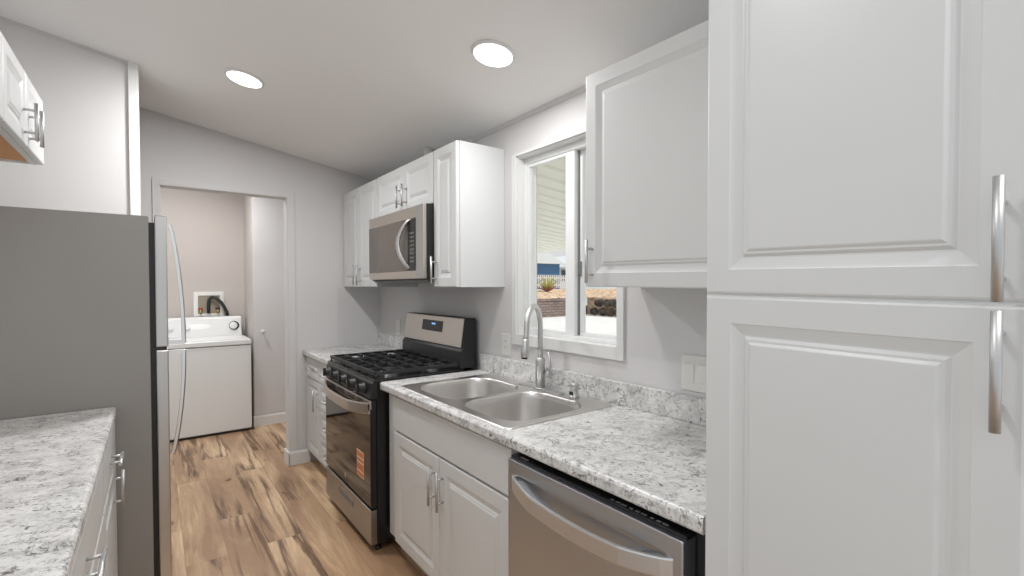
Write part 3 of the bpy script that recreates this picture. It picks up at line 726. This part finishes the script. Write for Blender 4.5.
# ------------------------------------------------------------ refrigerator
fr = thing('refrigerator', 'top-freezer refrigerator with grey side and stainless doors at left', 'refrigerator', (-0.38, 2.95, 0))
FY0, FY1 = 2.612, 3.285
B('body', M['fridgeside'], fr, XL + 0.03, -0.013, FY0, FY1, 0.03, 1.727, bevel=0.004)
B('gasket', M['blackmat'], fr, -0.013, 0.0065, FY0 + 0.012, FY1 - 0.012, 0.06, 1.700)
for nm, z0, z1 in (('freezer_door', 1.152, 1.733), ('fridge_door', 0.055, 1.138)):
    d = B(nm, M['steelv'], fr, 0.0065, 0.051, FY0, FY1, z0, z1, bevel=0.005)
    # bowed handle: fixed near the split, arcing back to the door
    zs, ze = (1.163, 1.70) if z0 > 1 else (1.130, 0.66)
    mb = MB(); bm = mb.bm; rr = []; yh = FY0 + 0.045
    for k in range(25):
        u = k / 24; z = zs + (ze - zs) * u
        xo = 0.054 + 0.048 * (math.cos(u * math.pi / 2) ** 0.75 if u < 1 else 0)
        hw = 0.015; th = 0.016
        rr.append([bm.verts.new(p) for p in ((xo, yh - hw, z), (xo + th * .7, yh - hw, z), (xo + th, yh - hw + .004, z), (xo + th, yh + hw - .004, z), (xo + th * .7, yh + hw, z), (xo, yh + hw, z))])
    for A, Bv in zip(rr, rr[1:]):
        for i in range(6): bm.faces.new([A[i], A[(i + 1) % 6], Bv[(i + 1) % 6], Bv[i]])
    bm.faces.new(rr[0]); bm.faces.new(rr[-1][::-1])
    q = 1 if z0 > 1 else -1
    mb.box(0.050, 0.114, yh - 0.012, yh + 0.012, zs - 0.004, zs + 0.016) if q > 0 else mb.box(0.050, 0.114, yh - 0.012, yh + 0.012, zs - 0.016, zs + 0.002)
    mb.build('handle', M['chrome'], d)
B('hinge', M['black'], fr, -0.012, 0.045, FY0 + 0.01, FY0 + 0.06, 1.1382, 1.1515)
mb = MB()
for y in (FY0 + 0.04, FY1 - 0.04):
    for x in (XL + 0.08, -0.06): MB().lathe([(0.02, 0), (0.02, 0.03)], (x, y, 0), n=12).build('foot', M['blackmat'], fr)

# ------------------------------------------------------------ left run: counter, base, over-fridge cabinet
XLC = -0.1305; XLB = -0.135
ct = thing('countertop', 'granite-look countertop at lower left in front of the refrigerator', 'countertop', (-0.45, 1.4, ZC - 0.04))
MB().prism(counter_profile(XLC, XL + 0.002, 1), (0.3, 2.604), 'y').build('slab', M['graniteL'], ct)
B('backsplash', M['graniteL'], ct, XL + 0.002, XL + 0.021, 1.25, 2.604, ZC, ZC + 0.098, bevel=0.004)
def left_base(label, y0, y1, drawers, doors):
    t = thing('base_cabinet', label, 'cabinet', (-0.45, (y0 + y1) / 2, 0))
    mb = MB(); mb.box(XL + 0.002, XLB - 0.021, y0, y1, 0.105, ZC - 0.041).box(XL + 0.002, XLB - 0.08, y0, y1, 0, 0.105); mb.build('body', M['cabside'], t, 0.001)
    for a, b, z0, z1, hl in drawers:
        d = panel_door(t, XLB, 1, a, b, z0, z1, name='drawer', stile=0.03, raised=False); bar_pull(d, XLB, 1, ((a + b) / 2, (z0 + z1) / 2 - 0.005), hl, vertical=False)
    for a, b, z0, z1, hy, hz in doors:
        d = panel_door(t, XLB, 1, a, b, z0, z1, stile=0.055); bar_pull(d, XLB, 1, (hy, hz), 0.15)
left_base('white base cabinet with door and drawer next to the refrigerator', 2.002, 2.600, [(2.006, 2.596, 0.70, 0.862, 0.15)], [(2.006, 2.596, 0.113, 0.69, 2.375, 0.635)])
left_base('white base cabinet with drawer nearest the camera on the left', 0.9, 2.000, [(0.904, 1.996, 0.70, 0.862, 0.15)], [(0.904, 1.449, 0.113, 0.69, 1.41, 0.60), (1.453, 1.996, 0.113, 0.69, 1.49, 0.60)])
XLU = -0.350; LY1 = 2.72
t = thing('wall_cabinet', 'short white wall cabinet high above the refrigerator at upper left', 'cabinet', (-0.55, 2.2, 1.93))
LZ0, LZ1, LYM = 1.915, 2.180, 2.385
mb = MB(); mb.box(XL + 0.002, XLU - 0.021, 1.72, 1.738, LZ0, LZ1).box(XL + 0.002, XLU - 0.021, LY1 - 0.018, LY1, LZ0, LZ1).box(XL + 0.002, XLU - 0.021, 1.738, LY1 - 0.018, LZ1 - 0.018, LZ1)
mb.box(XLU - 0.041, XLU - 0.021, 1.738, LY1 - 0.018, LZ0, LZ0 + 0.03)
mb.build('body', M['cabside'], t, 0.001)
B('bottom_panel', M['wood_raw'], t, XL + 0.002, XLU - 0.041, 1.738, LY1 - 0.018, LZ0 + 0.008, LZ0 + 0.018)['label'] = 'bare wood underside'
for a, b, hy in ((LYM, LY1, LYM + 0.05), (2.06, LYM, LYM - 0.045), (1.73, 2.06, 1.78)):
    d = panel_door(t, XLU, 1, a + 0.002, b - 0.002, LZ0 + 0.002, LZ1 - 0.002, stile=0.045); bar_pull(d, XLU, 1, (hy, 1.995), 0.13)

# ------------------------------------------------------------ laundry
wm = thing('washing_machine', 'white top-loading washing machine in the laundry alcove', 'washer', (0.41, 5.6, 0))
WX0, WX1 = 0.07, 0.765
B('cabinet', M['white'], wm, WX0, WX1, 5.300, 5.910, 0.025, 0.845, bevel=0.008)
B('base_gap', M['blackmat'], wm, WX0 + 0.02, WX1 - 0.02, 5.32, 5.9, 0.0, 0.025)
tp = MB().box(WX0 - 0.003, WX1 + 0.003, 5.292, 5.910, 0.852, 0.902).build('top_cover', M['white'], wm, 0.010, 3)
B('seam', M['grey'], wm, WX0 + 0.004, WX1 - 0.004, 5.305, 5.90, 0.844, 0.853)
B('lid', M['white'], wm, WX0 + 0.05, WX1 - 0.05, 5.34, 5.72, 0.902, 0.910, bevel=0.004)
con = MB().prism([(5.745, 0.902), (5.775, 1.085), (5.80, 1.105), (5.90, 1.105), (5.905, 0.902)], (WX0 + 0.005, WX1 - 0.02), 'x').build('console', M['white'], wm, 0.01, 3)
mb = MB()
def conx(z): return 5.745 + (z - 0.902) * 0.164
MB().lathe([(0.047, 0.0), (0.047, 0.004), (0.040, 0.006)], (0.675, conx(1.01) , 1.01), (0, -1, 0.16), 28).build('dial_ring', M['black'], con)
MB().lathe([(0.037, 0.0), (0.036, 0.018), (0.03, 0.022), (0.002, 0.023)], (0.668, conx(1.01) - 0.003, 1.01), (0, -1, 0.16), 28).build('dial', M['white'], con)
for x in (0.13, 0.27):
    MB().lathe([(0.024, 0.0), (0.022, 0.016), (0.002, 0.018)], (x, conx(1.0), 1.0), (0, -1, 0.16), 20).build('dial', M['white'], con)
# raised oval cycle panel on the console
mb = MB(); bm = mb.bm
el = [(0.36 + 0.105 * math.cos(a), 1.013 + 0.028 * math.sin(a)) for a in [2 * math.pi * k / 32 for k in range(32)]]
f0 = [bm.verts.new((x, conx(z) - 0.002, z)) for x, z in el]; f1 = [bm.verts.new((x, conx(z) + 0.002, z)) for x, z in el]
bm.faces.new(f0); bm.faces.new(f1[::-1])
for i in range(32): bm.faces.new([f0[i], f0[(i + 1) % 32], f1[(i + 1) % 32], f1[i]])
mb.build('cycle_panel', plain('bright_panel', srgb(250, 250, 248), 0.25), con)
# recessed outlet box
ob = thing('washer_outlet_box', 'white recessed washer outlet box on the laundry wall', 'outlet box', (0.47, 5.95, 1.23))
bx0, bx1, bz0, bz1 = 0.333, 0.602, 1.105, 1.364
mb = MB(); y = 5.95
mb.box(bx0, bx0 + 0.038, y - 0.012, y, bz0, bz1).box(bx1 - 0.035, bx1, y - 0.012, y, bz0, bz1).box(bx0 + .038, bx1 - .035, y - 0.012, y, bz1 - 0.04, bz1).box(bx0 + .038, bx1 - .035, y - 0.012, y, bz0, bz0 + 0.03)
mb.build('frame', M['whitepl'], ob, 0.003)
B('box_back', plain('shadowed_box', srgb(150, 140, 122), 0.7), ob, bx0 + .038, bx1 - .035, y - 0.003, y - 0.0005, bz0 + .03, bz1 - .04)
for x in (0.392, 0.545):
    v_ = MB().lathe([(0.012, 0), (0.012, 0.03), (0.008, 0.034), (0.008, 0.045)], (x, y - 0.022, bz0 + 0.03), n=12).build('valve', M['brass'], ob)
    B('valve_handle', M['red'] if x < 0.5 else M['rubber'], v_, x - 0.02, x + 0.02, y - 0.03, y - 0.012, bz0 + 0.075, bz0 + 0.09, bevel=0.003)
mb = MB().tube([(0.462, y - 0.032, 1.142), (0.462, y - 0.027, 1.24), (0.468, y - 0.030, 1.285), (0.49, y - 0.038, 1.308), (0.53, y - 0.05, 1.298), (0.575, y - 0.062, 1.25), (0.605, y - 0.07, 1.19), (0.625, y - 0.050, 1.145), (0.632, y - 0.026, 1.118), (0.634, y - 0.020, 1.06)], 0.0165, 14)
mb.build('x', M['rubber'])
hs = bpy.data.objects['x']; hs.name = 'drain_hose'; hs.data.name = 'drain_hose'
tag(hs, 'black drain hose looping out of the white outlet box', 'hose')

# ------------------------------------------------------------ outlets and switches
def plate(y, z, wy, hz):
    return MB().box(XW - 0.006, XW - 0.0005, y - wy / 2, y + wy / 2, z - hz / 2, z + hz / 2)
o1 = thing('wall_outlet', 'white wall outlet on the far side of the range', 'outlet', (XW, 3.66, 1.083), None)
plate(3.66, 1.083, 0.078, 0.125).build('plate', M['whitepl'], o1, 0.002)
for k in (-1, 1): B('socket', M['whitepl'], o1, XW - 0.008, XW - 0.006, 3.643, 3.677, 1.083 + k * 0.025 - 0.015, 1.083 + k * 0.025 + 0.015, bevel=0.001)
o2 = thing('wall_outlet', 'white wall outlet between the range and the window', 'outlet', (XW, 2.175, 1.09), None)
plate(2.172, 1.090, 0.082, 0.122).build('plate', M['whitepl'], o2, 0.002)
so = B('socket', M['whitepl'], o2, XW - 0.008, XW - 0.006, 2.154, 2.190, 1.055, 1.125, bevel=0.001)
for z in (1.07, 1.105):
    for y in (2.165, 2.178): B('slot', M['blackmat'], so, XW - 0.0086, XW - 0.0079, y - 0.001, y + 0.001, z, z + 0.009)
o3 = thing('light_switch', 'white double rocker light switch beside the pantry', 'switch', (XW, 0.99, 1.096), None)
plate(0.987, 1.096, 0.128, 0.132).build('plate', M['whitepl'], o3, 0.002)
for y in (1.015, 0.960):
    MB().prism([(XW - 0.006, 1.062), (XW - 0.0075, 1.062), (XW - 0.0115, 1.13), (XW - 0.006, 1.13)], (y - 0.018, y + 0.018), 'y').build('rocker', M['whitepl'], o3, 0.001)

# ------------------------------------------------------------ recessed ceiling lights
def downlight(label, lx, ly):
    n = Vector((-0.173, 0, -1)).normalized()
    t = thing('ceiling_light', label, 'light', (lx, ly, ceil_z(lx)), 'recessed ceiling lights')
    c = Vector((lx, ly, ceil_z(lx)))
    MB().lathe([(0.084, -0.001), (0.095, 0.0), (0.096, 0.004), (0.092, 0.008), (0.085, 0.010)], c, n, 40).build('trim_ring', M['trim'], t)
    MB().lathe([(0.084, 0.002), (0.084, 0.010), (0.076, 0.0125), (0.002, 0.0128)], c, n, 40).build('diffuser', M['lampwhite'], t)
    return t
l0 = downlight('round recessed ceiling light nearer the laundry doorway', *LAMPS[0])
def copy_thing(src, loc, label):
    r = src.copy(); COL.objects.link(r); r.location = loc; r['label'] = label
    for ch in list(src.children):
        c = ch.copy(); COL.objects.link(c); c.parent = r
    return r
LAB = ['round recessed ceiling light nearer the window', 'unseen recessed light added for fill over the near end of the kitchen', 'unseen recessed light added for fill behind the pantry',
       'unseen recessed light added to brighten the laundry alcove']
for (lx, ly), lb in zip(LAMPS[1:] + [(0.35, 5.0)], LAB):  # only the window-side copy is in view; the others are added fill lamps
    copy_thing(l0, (lx, ly, ceil_z(lx)), lb)

# ------------------------------------------------------------ outside
GZ = -0.45
struct(B('ground', M['concrete'], None, XW + 0.14, 60, -20, 60, GZ - 0.1, GZ))
struct(B('wall_skirt', M['trim'], None, XW + 0.10, XW + 0.14, -0.9, 6.1, GZ, 0.0))
# corrugated awning sloping away from the house
mb = MB(); bm = mb.bm
AX0, AX1 = XW + 0.15, 4.95; ay0, ay1 = 0.2, 9.5; pitch = 0.20
za, zb_ = 2.235, 1.945
sec = []; y = ay0
while y < ay1:
    sec += [(y, 0.0), (y + 0.145, 0.0), (y + 0.155, 0.03), (y + 0.19, 0.03)]; y += pitch
A = [bm.verts.new((AX0, y, za + h)) for y, h in sec]; Bv = [bm.verts.new((AX1, y, zb_ + h)) for y, h in sec]
A2 = [bm.verts.new((AX0, y, za + h + 0.006)) for y, h in sec]; B2v = [bm.verts.new((AX1, y, zb_ + h + 0.006)) for y, h in sec]
for i in range(len(sec) - 1):
    bm.faces.new([A[i], A[i + 1], Bv[i + 1], Bv[i]]); bm.faces.new([A2[i + 1], A2[i], B2v[i], B2v[i + 1]]); bm.faces.new([Bv[i], Bv[i + 1], B2v[i + 1], B2v[i]]); bm.faces.new([A[i + 1], A[i], A2[i], A2[i + 1]])
aw = mb.build('awning', M['awn']); tag(aw, 'corrugated cream metal awning outside above the window', 'awning')
# retaining wall: runs across at the back, turns toward the camera at the right
mb = MB(); mb.box(6, 22.0, 21.5, 21.9, GZ, 0.62)
for k in range(30):
    mb.box(6 + k * 0.53, 6 + k * 0.53 + 0.50, 21.46, 21.5, 0.50, 0.66)
tag(mb.build('retaining_wall', M['block'], bevel=0.02), 'brown block retaining wall behind the patio, seen through the window', 'wall')
# bank of bark and straw above the wall
mb = MB(); bm = mb.bm
def bank(x, y):
    d_ = min(max(y - 22.0, 0), 4) if x < 22 else min(max(y - 22.0, x - 22.9, 0), 4)
    return 0.60 + 0.13 * d_ + 0.05 * math.sin(x * 3.1 + y * 1.7) + 0.04 * math.sin(x * 5.3 - y * 4.1)
g = []
for j in range(37):
    y = 4 + 28.6 * j / 36
    g.append([])
    for i in range(45):
        g[-1].append((6 + 34 * i / 44, y))
vmap = {}
def bv(p):
    if p not in vmap: vmap[p] = bm.verts.new((p[0], p[1], bank(*p)))
    return vmap[p]
for j in range(36):
    for i in range(44):
        q = [g[j][i], g[j][i + 1], g[j + 1][i + 1], g[j + 1][i]]
        if all(p[1] > 21.95 or p[0] > 22.95 for p in q): bm.faces.new([bv(p) for p in q]).smooth = True
edge = sorted((p for p in vmap if abs(p[0] - min(q[0] for q in vmap if q[0] > 22.95)) < 1e-6 and p[1] < 22.5), key=lambda p: p[1])
low = [bm.verts.new((p[0], p[1], GZ)) for p in edge]
for i in range(len(edge) - 1): bm.faces.new([vmap[edge[i]], vmap[edge[i + 1]], low[i + 1], low[i]])
tag(mb.build('bark_bank', M['chips']), 'tan bark and straw covering the garden bank outside', 'ground cover', kind='stuff')
# boulders retaining the right-hand side
def boulder_mesh(seed):
    rnd = random.Random(seed); bm = bmesh.new(); bmesh.ops.create_icosphere(bm, subdivisions=3, radius=1.0)
    for v in bm.verts:
        n = v.co.normalized(); v.co = n * (0.86 + 0.13 * math.sin(n.x * 4 + seed) * math.cos(n.y * 3.3 + seed * 2) + rnd.uniform(-0.03, 0.03))
    me = bpy.data.meshes.new('boulder'); bm.to_mesh(me); bm.free(); me.materials.append(M['rock']); return me
bms = [boulder_mesh(s) for s in range(4)]
y = 15.5; k = 0
ROW = ['lower', 'upper']
while y < 21.1:
    for lvl in (0, 1):
        o = bpy.data.objects.new('boulder', bms[(k + lvl) % 4]); COL.objects.link(o)
        s_ = 0.34
        o.location = (22.30 + 0.05 * ((k * 5) % 3) + lvl * 0.05, y - lvl * 0.33, GZ + 0.26 + lvl * 0.54); o.scale = (s_ * 0.8, s_ * 1.02, s_ * 0.82); o.rotation_euler = (0, 0, (k * 2.1 + lvl) % 0.6 + (3.14 if k % 2 else 0))
        tag(o, 'dark boulder in the %s row of the stacked rock edge outside the window' % ROW[lvl], 'boulder', 'boulders in the %s row along the patio' % ROW[lvl])
    y += 0.69; k += 1
# agave on the bank
ax, ay = 21.9, 25.0; az = bank(ax, ay) + 0.05
agv = thing('agave_plant', 'spiky yellow-green agave on the bank outside the window', 'plant', (ax, ay, az))
lv = MB(); lr = MB()
for k in range(22):
    a = k * 2.4; el = 0.35 + 1.0 * (k / 22); L_ = 1.15 if k > 8 else 0.75
    tgt = lv if k > 7 else lr
    d = Vector((math.cos(a) * math.cos(el), math.sin(a) * math.cos(el), math.sin(el)))
    c0 = Vector((ax, ay, az)); tgt.tube([c0, c0 + d * L_ * .4, c0 + d * L_ * .8, c0 + d * L_], [0.05, 0.06, 0.035, 0.004], 6)
lv.build('leaves', M['leaf'], agv); lr.build('dry_leaves', M['leafred'], agv)
# picket fence
fn = thing('picket_fence', 'white picket fence in front of the blue house outside', 'fence', (22, 28, 1.2))
for x in (14.0, 18.2, 22.4, 26.6): MB().box(x, x + 0.1, 28.07, 28.17, 1.12, 2.3).build('post', M['trim'], fn)
mb = MB(); x = 14.0
while x < 26.6: mb.box(x, x + 0.09, 28.0, 28.03, 1.26, 2.28); x += 0.2
mb.build('pickets', M['trim'], fn)
MB().box(14, 26.7, 28.03, 28.07, 1.45, 1.55).box(14, 26.7, 28.03, 28.07, 2.0, 2.1).build('rail', M['trim'], fn)
# blue house
hb_ = thing('house', 'blue house with pale roof beyond the picket fence', 'house', (24, 34, 1.2))
B('wall', M['bluepaint'], hb_, 16, 30.4, 33, 40, GZ, 3.45)
MB().prism([(15.6, 3.45), (30.7, 3.45), (28.5, 4.6), (17.5, 4.6)], (32.6, 40.4), 'y').build('roof', M['paleblue'], hb_)
h2 = thing('house', 'pale grey house behind, right of the blue house', 'house', (31, 36, 1.2))
B('wall', M['paleblue'], h2, 31.2, 42, 34, 41, GZ, 3.2)
wf = B('window_frame', M['grey'], h2, 31.5, 32.9, 33.94, 34.0, 1.9, 3.0); B('pane', M['darkglass'], wf, 31.6, 32.8, 33.92, 33.95, 2.0, 2.9)
MB().prism([(30.9, 3.2), (42.3, 3.2), (40, 4.4), (33, 4.4)], (33.6, 41.4), 'y').build('roof', M['paleblue'], h2)
